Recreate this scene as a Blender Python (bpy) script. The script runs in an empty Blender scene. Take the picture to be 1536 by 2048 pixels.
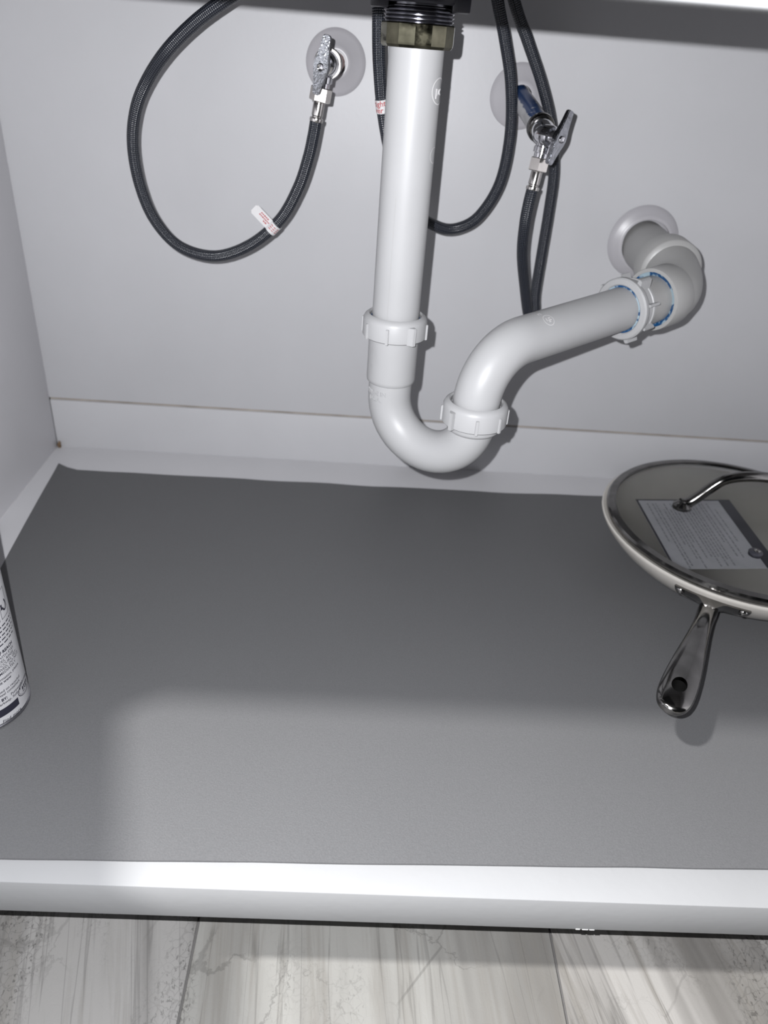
import bpy, bmesh, math, random
from mathutils import Vector, Matrix
random.seed(7)
PI = math.pi
scene = bpy.context.scene
COL = scene.collection

# ---------------------------------------------------------------- camera
# world: X right along the cabinet back, Y into the cabinet (back panel y = 0), Z up (cabinet bottom board z = 0)
CAM = Vector((-0.0265, -0.8340, 0.4498))
pitch, roll, yaw = 0.55573, -0.08158, 0.04942
fwd = Vector((math.sin(yaw)*math.cos(pitch), math.cos(yaw)*math.cos(pitch), -math.sin(pitch)))
rt0 = Vector((math.cos(yaw), -math.sin(yaw), 0))
dn0 = fwd.cross(rt0)
rt = math.cos(roll)*rt0 + math.sin(roll)*dn0
dn = -math.sin(roll)*rt0 + math.cos(roll)*dn0
cd = bpy.data.cameras.new('camera')
cam = bpy.data.objects.new('camera', cd)
COL.objects.link(cam)
up = -dn
back = -fwd
cam.matrix_world = Matrix(((rt.x, up.x, back.x, CAM.x), (rt.y, up.y, back.y, CAM.y), (rt.z, up.z, back.z, CAM.z), (0, 0, 0, 1)))
cd.sensor_fit = 'VERTICAL'
cd.sensor_height = 36.0
cd.lens = 1519.7/2048*36.0
cd.clip_start = 0.01
cd.dof.use_dof = True
cd.dof.focus_distance = 0.55
cd.dof.aperture_fstop = 7.0
scene.camera = cam

# ---------------------------------------------------------------- world and lights
w = bpy.data.worlds.new('room_light')
scene.world = w
w.use_nodes = True
w.node_tree.nodes['Background'].inputs[0].default_value = (0.80, 0.90, 1.0, 1)
w.node_tree.nodes['Background'].inputs[1].default_value = 0.012

fl = bpy.data.lights.new('phone_flash', 'POINT')        # the flash of the phone that took the picture
fl.energy = 31.5
fl.color = (0.97, 0.975, 1.0)
fl.shadow_soft_size = 0.0014
flo = bpy.data.objects.new('phone_flash', fl)
flo.location = CAM - 0.0225*rt - 0.0203*dn
COL.objects.link(flo)

cl = bpy.data.lights.new('ceiling_downlight', 'AREA')   # recessed kitchen downlight
cl.shape = 'DISK'
cl.size = 0.13
cl.energy = 134.0
cl.color = (1.0, 0.985, 0.965)
clo = bpy.data.objects.new('ceiling_downlight', cl)
clo.location = (-1.26, -1.16, 2.2)
COL.objects.link(clo)

vs = scene.view_settings
vs.view_transform = 'Standard'
vs.look = 'None'
vs.gamma = 1.0
vs.use_curve_mapping = False
vs.exposure = 0.0

# ---------------------------------------------------------------- materials
def new_mat(name):
    m = bpy.data.materials.new(name)
    m.use_nodes = True
    nt = m.node_tree
    return m, nt, nt.nodes['Principled BSDF']

def setp(b, color=None, rough=None, metal=None, spec=None, coat=None, trans=None, ior=None, alpha=None):
    if color is not None: b.inputs['Base Color'].default_value = (*color, 1)
    if rough is not None: b.inputs['Roughness'].default_value = rough
    if metal is not None: b.inputs['Metallic'].default_value = metal
    if spec is not None: b.inputs['Specular IOR Level'].default_value = spec
    if coat is not None: b.inputs['Coat Weight'].default_value = coat
    if trans is not None: b.inputs['Transmission Weight'].default_value = trans
    if ior is not None: b.inputs['IOR'].default_value = ior
    if alpha is not None: b.inputs['Alpha'].default_value = alpha

def node(nt, typ, **kw):
    n = nt.nodes.new(typ)
    for k, v in kw.items():
        if k in n.inputs: n.inputs[k].default_value = v
        else: setattr(n, k, v)
    return n

def noise(nt, scale, detail=3, rough=0.5, coord='Object', mscale=None, rot=None, dist=0.0):
    tc = node(nt, 'ShaderNodeTexCoord')
    src = tc.outputs[coord]
    if mscale or rot:
        mp = node(nt, 'ShaderNodeMapping')
        if mscale: mp.inputs['Scale'].default_value = mscale
        if rot: mp.inputs['Rotation'].default_value = rot
        nt.links.new(src, mp.inputs['Vector']); src = mp.outputs[0]
    n = node(nt, 'ShaderNodeTexNoise')
    n.inputs['Scale'].default_value = scale
    n.inputs['Detail'].default_value = detail
    n.inputs['Roughness'].default_value = rough
    n.inputs['Distortion'].default_value = dist
    nt.links.new(src, n.inputs['Vector'])
    return n

def ramp(nt, src, stops):
    r = node(nt, 'ShaderNodeValToRGB')
    el = r.color_ramp.elements
    while len(el) > 1: el.remove(el[-1])
    el[0].position = stops[0][0]; el[0].color = (*stops[0][1], 1)
    for p, c in stops[1:]:
        e = el.new(p); e.color = (*c, 1)
    nt.links.new(src, r.inputs[0])
    return r

def mixc(nt, fac, a, b, mode='MIX'):
    mx = node(nt, 'ShaderNodeMix', data_type='RGBA', blend_type=mode)
    for sock, v in ((mx.inputs[0], fac), (mx.inputs[6], a), (mx.inputs[7], b)):
        if hasattr(v, 'links'): nt.links.new(v, sock)
        elif isinstance(v, (int, float)): sock.default_value = v
        else: sock.default_value = (*v, 1)
    return mx.outputs[2]

def mth(nt, op, a, b=None, clamp=False):
    m = node(nt, 'ShaderNodeMath', operation=op, use_clamp=clamp)
    for i, v in enumerate((a, b)):
        if v is None: continue
        if hasattr(v, 'links'): nt.links.new(v, m.inputs[i])
        else: m.inputs[i].default_value = v
    return m.outputs[0]

def bump(nt, b, src, strength, dist):
    bp = node(nt, 'ShaderNodeBump')
    bp.inputs['Strength'].default_value = strength
    bp.inputs['Distance'].default_value = dist
    nt.links.new(src, bp.inputs['Height'])
    nt.links.new(bp.outputs[0], b.inputs['Normal'])

def plain(name, color, rough=0.5, metal=0.0, spec=0.5, var=0.06, vscale=30, bmp=0.0, bscale=400, bdist=0.0003, coat=None, rvar=0.0):
    m, nt, b = new_mat(name)
    setp(b, color, rough, metal, spec, coat)
    n = noise(nt, vscale, 4)
    lo = tuple(c*(1-var) for c in color); hi = tuple(min(1, c*(1+var)) for c in color)
    r = ramp(nt, n.outputs[0], [(0.3, lo), (0.7, hi)])
    nt.links.new(r.outputs[0], b.inputs['Base Color'])
    if rvar:
        n3 = noise(nt, vscale*1.7, 3)
        rr = ramp(nt, n3.outputs[0], [(0.35, (rough-rvar,)*3), (0.65, (rough+rvar,)*3)])
        nt.links.new(rr.outputs[0], b.inputs['Roughness'])
    if bmp:
        n2 = noise(nt, bscale, 3)
        bump(nt, b, n2.outputs[0], bmp, bdist)
    return m

M = {}
M['paint'] = plain('painted_board', (0.40, 0.40, 0.414), 0.45, spec=0.35, var=0.015, vscale=14, bmp=0.25, bscale=260, bdist=0.0004)
M['paint_white'] = plain('white_painted_edge', (0.235, 0.238, 0.243), 0.6, spec=0.2, var=0.02, vscale=18, bmp=0.3, bscale=160, bdist=0.0004)
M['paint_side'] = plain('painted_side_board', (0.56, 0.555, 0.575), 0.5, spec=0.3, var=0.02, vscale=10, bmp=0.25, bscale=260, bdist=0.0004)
M['paint_shelf'] = plain('painted_bottom_board', (0.47, 0.468, 0.483), 0.45, spec=0.35, var=0.015, vscale=14, bmp=0.25, bscale=260, bdist=0.0004)
M['wood_gap'] = plain('raw_wood_gap', (0.25, 0.225, 0.20), 0.8, var=0.2, vscale=40)
M['brown'] = plain('brown_wood_chip', (0.12, 0.075, 0.04), 0.8, var=0.4, vscale=300)
M['pvc'] = plain('white_pvc', (0.315, 0.316, 0.322), 0.42, spec=0.35, var=0.02, vscale=25, bmp=0.06, bscale=120, bdist=0.0006)
M['pvc_grey'] = plain('offwhite_pvc', (0.285, 0.283, 0.28), 0.4, spec=0.5, var=0.03, vscale=30)
M['escutcheon'] = plain('white_plastic_escutcheon', (0.315, 0.308, 0.325), 0.35, spec=0.4, var=0.02, vscale=20)
M['chrome'] = plain('chrome', (0.72, 0.72, 0.75), 0.07, 1.0, var=0.10, vscale=60, bmp=0.12, bscale=220, bdist=0.0004, rvar=0.03)
M['cast_chrome'] = plain('cast_chrome_lever', (0.42, 0.43, 0.46), 0.10, 1.0, var=0.2, vscale=200, bmp=0.7, bscale=500, bdist=0.0006)
M['nickel'] = plain('nickel_nut', (0.66, 0.63, 0.60), 0.18, 1.0, var=0.1, vscale=80, rvar=0.05)
M['ferrule'] = plain('steel_ferrule', (0.60, 0.58, 0.56), 0.16, 1.0, var=0.1, vscale=150)
M['brass'] = plain('dull_brass_nut', (0.155, 0.147, 0.105), 0.15, 1.0, var=0.35, vscale=90, bmp=0.08, bscale=120, rvar=0.08)
M['thread'] = plain('dark_steel_thread', (0.30, 0.30, 0.33), 0.18, 1.0, var=0.15, vscale=90)
M['black_nut'] = plain('black_locknut', (0.028, 0.028, 0.036), 0.35, 0.0, var=0.3, vscale=80)
M['steel'] = plain('polished_steel', (0.42, 0.41, 0.40), 0.12, 1.0, var=0.12, vscale=40, rvar=0.05)
M['dark_steel'] = plain('dark_polished_steel', (0.20, 0.195, 0.19), 0.14, 1.0, var=0.2, vscale=60, rvar=0.05)
M['sink'] = plain('sink_undercoating', (0.06, 0.06, 0.065), 0.8, 0.0, var=0.05)
M['stone'] = plain('white_countertop', (0.45, 0.44, 0.43), 0.3, var=0.08, vscale=20)
M['pan_out'] = plain('greige_enamel', (0.46, 0.44, 0.41), 0.25, spec=0.5, var=0.03, vscale=20)
M['pan_in'] = plain('cream_ceramic', (0.38, 0.368, 0.335), 0.3, spec=0.4, var=0.04, vscale=20)
M['tag'] = plain('white_tag', (0.50, 0.495, 0.50), 0.35, var=0.03, vscale=80)
M['red'] = plain('red_print', (0.32, 0.045, 0.05), 0.6, var=0.1)
M['black_print'] = plain('black_print', (0.012, 0.012, 0.022), 0.4, var=0.1)
M['grey_print'] = plain('grey_print', (0.27, 0.27, 0.29), 0.5, var=0.2, vscale=200)
M['can_white'] = plain('can_label_white', (0.36, 0.36, 0.375), 0.32, spec=0.5, var=0.02)
M['can_metal'] = plain('can_rim_metal', (0.32, 0.32, 0.35), 0.3, 1.0, var=0.08)
M['leaf_paper'] = plain('leaflet_paper', (0.44, 0.445, 0.475), 0.55, var=0.06, vscale=60)
M['copper'] = plain('copper_stub', (0.32, 0.13, 0.10), 0.35, 1.0, var=0.2)
M['hole_shade'] = plain('painted_hole_shade', (0.004, 0.004, 0.004), 0.95, spec=0.05)  # near-black colour standing in for the shade inside the handle hole
M['chip'] = plain('bare_white_chip', (0.45, 0.45, 0.45), 0.7, var=0.1)
M['grout'] = plain('grout', (0.085, 0.082, 0.08), 0.9, var=0.1, vscale=120)

# braided hose: UV x = turns around (0..1), UV y = metres along
def hose_mat(name, base, thread):
    m, nt, b = new_mat(name)
    setp(b, base, 0.27, 0.0, 0.5)
    uv = node(nt, 'ShaderNodeUVMap')
    sp = node(nt, 'ShaderNodeSeparateXYZ')
    nt.links.new(uv.outputs[0], sp.inputs[0])
    th = mth(nt, 'MULTIPLY', sp.outputs[0], 2*PI*10)
    s = mth(nt, 'MULTIPLY', sp.outputs[1], 2*PI/0.0034)
    a = mth(nt, 'SINE', mth(nt, 'ADD', th, s))
    c = mth(nt, 'SINE', mth(nt, 'SUBTRACT', th, s))
    h = mth(nt, 'MULTIPLY', a, c)
    h2 = mth(nt, 'MULTIPLY_ADD', h, 0.5)
    h2.node.inputs[2].default_value = 0.5
    r = ramp(nt, h2, [(0.45, base), (0.9, thread)])
    nt.links.new(r.outputs[0], b.inputs['Base Color'])
    bump(nt, b, h2, 0.8, 0.0006)
    return m
M['hose'] = hose_mat('braided_dark_hose', (0.005, 0.006, 0.010), (0.036, 0.041, 0.053))

# shelf liner
m, nt, b = new_mat('grey_liner'); M['mat'] = m
setp(b, (0.165, 0.168, 0.18), 0.5, 0, 0.35)
n1 = noise(nt, 900, 2, 0.6); n2 = noise(nt, 5, 3)
c1 = ramp(nt, n1.outputs[0], [(0.3, (0.077, 0.0776, 0.0805)), (0.72, (0.099, 0.0996, 0.103))])
c2 = mixc(nt, 0.35, c1.outputs[0], ramp(nt, n2.outputs[0], [(0.3, (0.083, 0.0835, 0.0865)), (0.7, (0.095, 0.0955, 0.0985))]).outputs[0])
c3 = c2
nt.links.new(c3, b.inputs['Base Color'])
bump(nt, b, n1.outputs[0], 0.35, 0.0006)

# pipe with blue primer smears: UV x = turns, UV y = metres
def primer_mat(name, base, blue, lo, hi, scale=55, rough=0.3, u0=None):
    m, nt, b = new_mat(name)
    setp(b, base, rough, 0, 0.5)
    n = noise(nt, scale, 3, 0.6, dist=0.6)
    f = ramp(nt, n.outputs[0], [(lo, (0, 0, 0)), (hi, (1, 1, 1))]).outputs[0]
    if u0 is not None:
        uv = node(nt, 'ShaderNodeUVMap'); sp = node(nt, 'ShaderNodeSeparateXYZ')
        nt.links.new(uv.outputs[0], sp.inputs[0])
        d = mth(nt, 'ABSOLUTE', mth(nt, 'SUBTRACT', sp.outputs[0], u0[0]))
        n5 = noise(nt, 260, 2)
        d2 = mth(nt, 'MULTIPLY_ADD', n5.outputs[0], u0[2]); nt.links.new(d, d2.node.inputs[2])
        g = ramp(nt, d2, [(u0[1], (1, 1, 1)), (u0[1]+0.012, (0, 0, 0))]).outputs[0]
        f = mth(nt, 'MULTIPLY', f, g)
    nt.links.new(mixc(nt, f, base, blue), b.inputs['Base Color'])
    return m
M['primer_stub'] = primer_mat('white_stub_with_blue_primer', (0.40, 0.40, 0.41), (0.007, 0.030, 0.10), 0.30, 0.34, 90, u0=(0.56, 0.15, 0.10))
M['primer_ring'] = primer_mat('blue_primer_ring', (0.26, 0.34, 0.39), (0.006, 0.05, 0.14), 0.44, 0.54, 110)

# glass
m, nt, b = new_mat('lid_glass'); M['glass'] = m
setp(b, (0.97, 0.97, 0.97), 0.02, 0, 0.5, trans=1.0, ior=1.10)
nn = noise(nt, 12, 2)
nt.links.new(ramp(nt, nn.outputs[0], [(0.3, (0.955, 0.96, 0.955)), (0.7, (0.975, 0.98, 0.975))]).outputs[0], b.inputs['Base Color'])

# stone-look floor tile, veins roughly along Y, turned per tile
def tile_mat(name, rotz, lightc, darkc, warm, crack, seed):
    m, nt, b = new_mat(name)
    setp(b, lightc, 0.42, 0, 0.4)
    tc = node(nt, 'ShaderNodeTexCoord'); geo = node(nt, 'ShaderNodeNewGeometry')
    mp = node(nt, 'ShaderNodeMapping')
    mp.inputs['Rotation'].default_value = (0, 0, rotz); mp.inputs['Location'].default_value = (seed, seed*0.7, 0)
    nt.links.new(geo.outputs['Position'], mp.inputs['Vector'])
    def nz(scale, sx, sy, detail, rough, dist):
        mm = node(nt, 'ShaderNodeMapping'); mm.inputs['Scale'].default_value = (sx, sy, 1)
        nt.links.new(mp.outputs[0], mm.inputs['Vector'])
        n = node(nt, 'ShaderNodeTexNoise'); n.inputs['Scale'].default_value = scale; n.inputs['Detail'].default_value = detail
        n.inputs['Roughness'].default_value = rough; n.inputs['Distortion'].default_value = dist
        nt.links.new(mm.outputs[0], n.inputs['Vector']); return n.outputs[0], mm.outputs[0]
    mid = tuple((a+c)/2 for a, c in zip(lightc, darkc))
    bands, _ = nz(16, 1, 0.10, 4, 0.55, 0.3)
    col = ramp(nt, bands, [(0.34, darkc), (0.46, mid), (0.56, lightc), (0.75, lightc)]).outputs[0]
    st, _ = nz(70, 1, 0.05, 5, 0.65, 0.5)
    col = mixc(nt, mth(nt, 'MULTIPLY', ramp(nt, st, [(0.50, (0, 0, 0)), (0.64, (1, 1, 1))]).outputs[0], 0.55), col, warm)
    veil, _ = nz(34, 1, 0.035, 4, 0.6, 0.35)
    vein = ramp(nt, veil, [(0.485, (0, 0, 0)), (0.50, (1, 1, 1)), (0.515, (0, 0, 0))]).outputs[0]
    col = mixc(nt, mth(nt, 'MULTIPLY', vein, 0.40), col, tuple(c*0.62 for c in darkc))
    # pitted / pebbly patches
    pm, _ = nz(11, 1, 0.35, 3, 0.5, 0.3)
    vo = node(nt, 'ShaderNodeTexVoronoi', feature='DISTANCE_TO_EDGE'); vo.inputs['Scale'].default_value = 150
    wz, wv = nz(60, 1, 1, 3, 0.6, 0)
    wm = node(nt, 'ShaderNodeVectorMath', operation='SCALE'); wm.inputs[3].default_value = 1.0
    addv = node(nt, 'ShaderNodeVectorMath', operation='ADD')
    cmb = node(nt, 'ShaderNodeCombineXYZ'); off = mth(nt, 'MULTIPLY', wz, 0.012)
    nt.links.new(off, cmb.inputs[0]); nt.links.new(off, cmb.inputs[1])
    nt.links.new(mp.outputs[0], addv.inputs[0]); nt.links.new(cmb.outputs[0], addv.inputs[1])
    nt.links.new(addv.outputs[0], vo.inputs['Vector'])
    pits = ramp(nt, vo.outputs['Distance'], [(0.0, (1, 1, 1)), (0.07, (0, 0, 0))]).outputs[0]
    pmask = ramp(nt, pm, [(0.50, (0, 0, 0)), (0.60, (1, 1, 1))]).outputs[0]
    col = mixc(nt, mth(nt, 'MULTIPLY', mth(nt, 'MULTIPLY', pits, pmask), 0.36), col, tuple(c*0.6 for c in darkc))
    sp_, _ = nz(420, 1, 0.6, 2, 0.5, 0)
    spk = mth(nt, 'MULTIPLY', ramp(nt, sp_, [(0.60, (0, 0, 0)), (0.66, (1, 1, 1))]).outputs[0], pmask)
    col = mixc(nt, mth(nt, 'MULTIPLY', spk, 0.6), col, tuple(c*0.5 for c in darkc))
    # cracks
    vc = node(nt, 'ShaderNodeTexVoronoi', feature='DISTANCE_TO_EDGE'); vc.inputs['Scale'].default_value = 17
    av2 = node(nt, 'ShaderNodeVectorMath', operation='ADD'); cm2 = node(nt, 'ShaderNodeCombineXYZ')
    wz2, _ = nz(28, 1, 1, 5, 0.65, 0)
    o2 = mth(nt, 'MULTIPLY', wz2, 0.05)
    nt.links.new(o2, cm2.inputs[0]); nt.links.new(o2, cm2.inputs[1])
    nt.links.new(mp.outputs[0], av2.inputs[0]); nt.links.new(cm2.outputs[0], av2.inputs[1]); nt.links.new(av2.outputs[0], vc.inputs['Vector'])
    ck = ramp(nt, vc.outputs['Distance'], [(0.0, (1, 1, 1)), (0.010, (1, 1, 1)), (0.018, (0, 0, 0))]).outputs[0]
    cmk, _ = nz(9, 1, 1, 2, 0.5, 0)
    cg = ramp(nt, cmk, [(0.48, (0, 0, 0)), (0.56, (1, 1, 1))]).outputs[0]
    col = mixc(nt, mth(nt, 'MULTIPLY', mth(nt, 'MULTIPLY', ck, cg), crack), col, tuple(c*0.5 for c in darkc))
    nt.links.new(col, b.inputs['Base Color'])
    bump(nt, b, pits, 0.08, -0.0004)
    return m
M['tile_a'] = tile_mat('grey_stone_tile', -0.24, (0.220, 0.216, 0.210), (0.110, 0.106, 0.102), (0.142, 0.136, 0.125), 0.22, 3.0)
M['tile_b'] = tile_mat('pale_stone_tile', -0.07, (0.205, 0.203, 0.192), (0.116, 0.111, 0.104), (0.131, 0.123, 0.111), 0.35, 8.3)
M['tile_c'] = tile_mat('streaked_stone_tile', -0.20, (0.264, 0.256, 0.244), (0.092, 0.087, 0.081), (0.122, 0.113, 0.099), 0.2, 1.1)

# ---------------------------------------------------------------- mesh helpers
WORLD = {}

def finish(name, bm, mat, parent=None, smooth=40, origin=None):
    """link a bmesh (verts in world space) as one object, origin at its base centre"""
    bmesh.ops.recalc_face_normals(bm, faces=bm.faces[:])
    me = bpy.data.meshes.new(name)
    bm.to_mesh(me); bm.free()
    return link_mesh(name, me, mat, parent, smooth, origin)

def link_mesh(name, me, mat, parent=None, smooth=40, origin=None):
    vs_ = [v.co for v in me.vertices]
    if origin is None:
        lo = [min(v[i] for v in vs_) for i in range(3)]; hi = [max(v[i] for v in vs_) for i in range(3)]
        origin = Vector(((lo[0]+hi[0])/2, (lo[1]+hi[1])/2, lo[2]))
    origin = Vector(origin)
    me.transform(Matrix.Translation(-origin))
    if smooth:
        for p in me.polygons: p.use_smooth = True
        me.set_sharp_from_angle(angle=math.radians(smooth))
    if isinstance(mat, (list, tuple)):
        for mm in mat: me.materials.append(M[mm])
    else:
        me.materials.append(M[mat])
    o = bpy.data.objects.new(name, me)
    COL.objects.link(o)
    place(o, origin, parent)
    return o

def place(o, origin, parent):
    WORLD[o.name] = Vector(origin)
    if parent is not None:
        o.parent = parent
        o.location = Vector(origin) - WORLD[parent.name]
    else:
        o.location = origin

def tag(o, label, cat, group=None, kind=None):
    if label: o['label'] = label
    if cat: o['category'] = cat
    if group: o['group'] = group
    if kind: o['kind'] = kind
    return o

def thing(name, label, cat, loc, group=None):
    o = bpy.data.objects.new(name, None)
    o.empty_display_size = 0.02
    COL.objects.link(o)
    place(o, Vector(loc), None)
    return tag(o, label, cat, group)

def add_box(bm, lo, hi, bevel=0.0, seg=2, rot=None):
    lo = Vector(lo); hi = Vector(hi)
    r = bmesh.ops.create_cube(bm, size=1.0)
    vs_ = r['verts']
    c = (lo+hi)/2; s = hi-lo
    for v in vs_:
        v.co = Vector((v.co.x*s.x, v.co.y*s.y, v.co.z*s.z))
        if rot is not None: v.co = rot @ v.co
        v.co += c
    if bevel:
        es = list({e for v in vs_ for e in v.link_edges})
        bmesh.ops.bevel(bm, geom=es, offset=bevel, segments=seg, affect='EDGES', profile=0.5)
    return bm

def box(name, lo, hi, mat, parent=None, bevel=0.001, smooth=40):
    bm = bmesh.new(); add_box(bm, lo, hi, bevel)
    return finish(name, bm, mat, parent, smooth)

def frame(axis, hint=None):
    """u, v, axis: right handed; u x v = axis"""
    a = Vector(axis).normalized()
    h = Vector(hint) if hint is not None else (Vector((0, 0, 1)) if abs(a.z) < 0.9 else Vector((1, 0, 0)))
    u = (h - a*h.dot(a)).normalized()
    return u, a.cross(u), a

def add_lathe(bm, org, axis, prof, n=48, hint=None, closed=False, a0=0.0, a1=2*PI):
    """prof: list of (radius, distance along axis)"""
    u, v, a = frame(axis, hint)
    org = Vector(org)
    full = abs(a1-a0-2*PI) < 1e-6
    cnt = n if full else n+1
    uvl = bm.loops.layers.uv.verify()
    rings = []
    for r, t in prof:
        if r < 1e-6:
            rings.append([bm.verts.new(org+a*t)])
        else:
            rings.append([bm.verts.new(org+a*t+(u*math.cos(a0+(a1-a0)*i/n)+v*math.sin(a0+(a1-a0)*i/n))*r) for i in range(cnt)])
    pairs = list(zip(range(len(prof)-1), range(1, len(prof))))
    if closed: pairs.append((len(prof)-1, 0))
    s = [0.0]
    for i in range(1, len(prof)):
        s.append(s[-1]+math.hypot(prof[i][0]-prof[i-1][0], prof[i][1]-prof[i-1][1]))
    for i, j in pairs:
        A, B = rings[i], rings[j]
        for k in range(n):
            k2 = (k+1) % cnt
            if len(A) == 1 and len(B) == 1: continue
            if len(A) == 1: vv = [A[0], B[k2], B[k]]; uvs = [(k/n, s[i]), ((k+1)/n, s[j]), (k/n, s[j])]
            elif len(B) == 1: vv = [A[k], A[k2], B[0]]; uvs = [(k/n, s[i]), ((k+1)/n, s[i]), (k/n, s[j])]
            else: vv = [A[k], A[k2], B[k2], B[k]]; uvs = [(k/n, s[i]), ((k+1)/n, s[i]), ((k+1)/n, s[j]), (k/n, s[j])]
            f = bm.faces.new(vv)
            for lp, q in zip(f.loops, uvs): lp[uvl].uv = q
    return bm

def lathe(name, org, axis, prof, mat, parent=None, n=48, smooth=40, hint=None, closed=False):
    bm = bmesh.new(); add_lathe(bm, org, axis, prof, n, hint, closed)
    return finish(name, bm, mat, parent, smooth)

def catmull(pts, step=8):
    P = [Vector(p) for p in pts]
    P = [P[0]*2-P[1]] + P + [P[-1]*2-P[-2]]
    out = []
    for i in range(1, len(P)-2):
        p0, p1, p2, p3 = P[i-1:i+3]
        for k in range(step):
            t = k/step
            out.append(0.5*((2*p1)+(p2-p0)*t+(2*p0-5*p1+4*p2-p3)*t*t+(3*p1-p0-3*p2+p3)*t**3))
    out.append(P[-2].copy())
    return out

def add_tube(bm, path, rad, n=24, cap=True, hint=None):
    """path: points; rad: number or per-point list. Parallel transport; UV (turn, metres)"""
    uvl = bm.loops.layers.uv.verify()
    N = len(path)
    tg = []
    for i in range(N):
        d = path[min(i+1, N-1)]-path[max(i-1, 0)]
        tg.append(d.normalized())
    u, v, a = frame(tg[0], hint)
    rings = []; s = 0.0; ss = []
    for i in range(N):
        if i:
            s += (path[i]-path[i-1]).length
            q = tg[i-1].rotation_difference(tg[i]); u = q @ u
            u = (u - tg[i]*u.dot(tg[i])).normalized()
        v = tg[i].cross(u)
        r = rad[i] if isinstance(rad, (list, tuple)) else rad
        rings.append([bm.verts.new(path[i]+(u*math.cos(2*PI*k/n)+v*math.sin(2*PI*k/n))*r) for k in range(n)])
        ss.append(s)
    for i in range(N-1):
        for k in range(n):
            k2 = (k+1) % n
            f = bm.faces.new([rings[i][k], rings[i][k2], rings[i+1][k2], rings[i+1][k]])
            for lp, q in zip(f.loops, [(k/n, ss[i]), ((k+1)/n, ss[i]), ((k+1)/n, ss[i+1]), (k/n, ss[i+1])]): lp[uvl].uv = q
    if cap:
        bm.faces.new(rings[0][::-1]); bm.faces.new(rings[-1])
    return bm

def tube(name, path, rad, mat, parent=None, n=24, cap=True, smooth=50, hint=None):
    bm = bmesh.new(); add_tube(bm, path, rad, n, cap, hint)
    return finish(name, bm, mat, parent, smooth)

def text_flat(body, size, extrude=0.0, shear=0.0, bold=0.0, align='LEFT', spacing=1.0):
    """verts (x, y, z) and faces of a line of lettering lying flat"""
    c = bpy.data.curves.new('lettering', 'FONT')
    c.body = body; c.size = size; c.extrude = extrude; c.shear = shear; c.offset = bold; c.align_x = align
    c.space_character = spacing; c.resolution_u = 2
    o = bpy.data.objects.new('lettering', c)
    COL.objects.link(o)
    dg = bpy.context.evaluated_depsgraph_get(); dg.update()
    me = o.evaluated_get(dg).to_mesh()
    vv = [v.co.copy() for v in me.vertices]; ff = [tuple(p.vertices) for p in me.polygons]
    o.evaluated_get(dg).to_mesh_clear()
    bpy.data.objects.remove(o); bpy.data.curves.remove(c)
    return vv, ff

def add_wrapped(bm, vf, org, axis, r, th0, h0, hint, lift=0.0002):
    """wrap flat geometry round a cylinder; th grows to the right as seen from outside with axis up"""
    u, v, a = frame(axis, hint)
    vv, ff = vf
    vs_ = []
    for p in vv:
        th = th0 + p.x/r
        rr = r+lift+p.z
        vs_.append(bm.verts.new(Vector(org)+a*(h0+p.y)+(u*math.cos(th)+v*math.sin(th))*rr))
    for f in ff:
        try: bm.faces.new([vs_[i] for i in f])
        except ValueError: pass

def add_flat(bm, vf, org, ex, ey, lift=0.0):
    ex = Vector(ex).normalized(); ey = Vector(ey).normalized(); ez = ex.cross(ey)
    vs_ = [bm.verts.new(Vector(org)+ex*p.x+ey*p.y+ez*(p.z+lift)) for p in vf[0]]
    for f in vf[1]:
        try: bm.faces.new([vs_[i] for i in f])
        except ValueError: pass

def rect_flat(x0, y0, x1, y1, nx=6):
    vv = []; ff = []
    for i in range(nx+1):
        x = x0+(x1-x0)*i/nx
        vv += [Vector((x, y0, 0)), Vector((x, y1, 0))]
    for i in range(nx): ff.append((2*i, 2*i+2, 2*i+3, 2*i+1))
    return vv, ff

def ring_flat(cx, cy, rx, ry, wdt, n=28, z=0.0, a0=0.0, a1=2*PI):
    vv = []; ff = []
    for i in range(n+1):
        t = a0+(a1-a0)*i/n
        vv += [Vector((cx+rx*math.cos(t), cy+ry*math.sin(t), z)), Vector((cx+(rx-wdt)*math.cos(t), cy+(ry-wdt)*math.sin(t), z))]
    for i in range(n): ff.append((2*i, 2*i+2, 2*i+3, 2*i+1))
    return vv, ff

# ---------------------------------------------------------------- kitchen floor
FZ = -0.125
fl_base = box('floor', (-1.6, -2.2, FZ-0.03), (1.6, -0.02, FZ-0.0015), 'grout', None, 0)
tag(fl_base, 'stone look tiled kitchen floor in front of the cabinet', None, kind='structure')
TW = 0.2693
def tile(x0, y0, x1, y1, mat):
    bm = bmesh.new(); add_box(bm, (x0+0.0008, y0+0.0008, FZ-0.009), (x1-0.0008, y1-0.0008, FZ), 0.0006, 1)
    return finish('tile', bm, mat, fl_base, 40)
kinds = ['tile_a', 'tile_b', 'tile_c']
for i in range(-4, 5):
    x0 = -0.1252 + (i-1)*TW
    off = (i % 3)*0.18
    y = -0.42 - 0.25 + off
    k = 0
    if i == 0: seq = ['tile_a', 'tile_c']
    elif i == 1: seq = ['tile_b', 'tile_a']
    elif i == 2: seq = ['tile_c', 'tile_b']
    else: seq = [kinds[(i*2) % 3], kinds[(i*2+1) % 3]]
    ya = -0.03
    for yb in (-0.95-off, -1.55-off, -2.15):
        tile(x0, yb, x0+TW, ya, seq[k % 2]); ya = yb; k += 1

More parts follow.
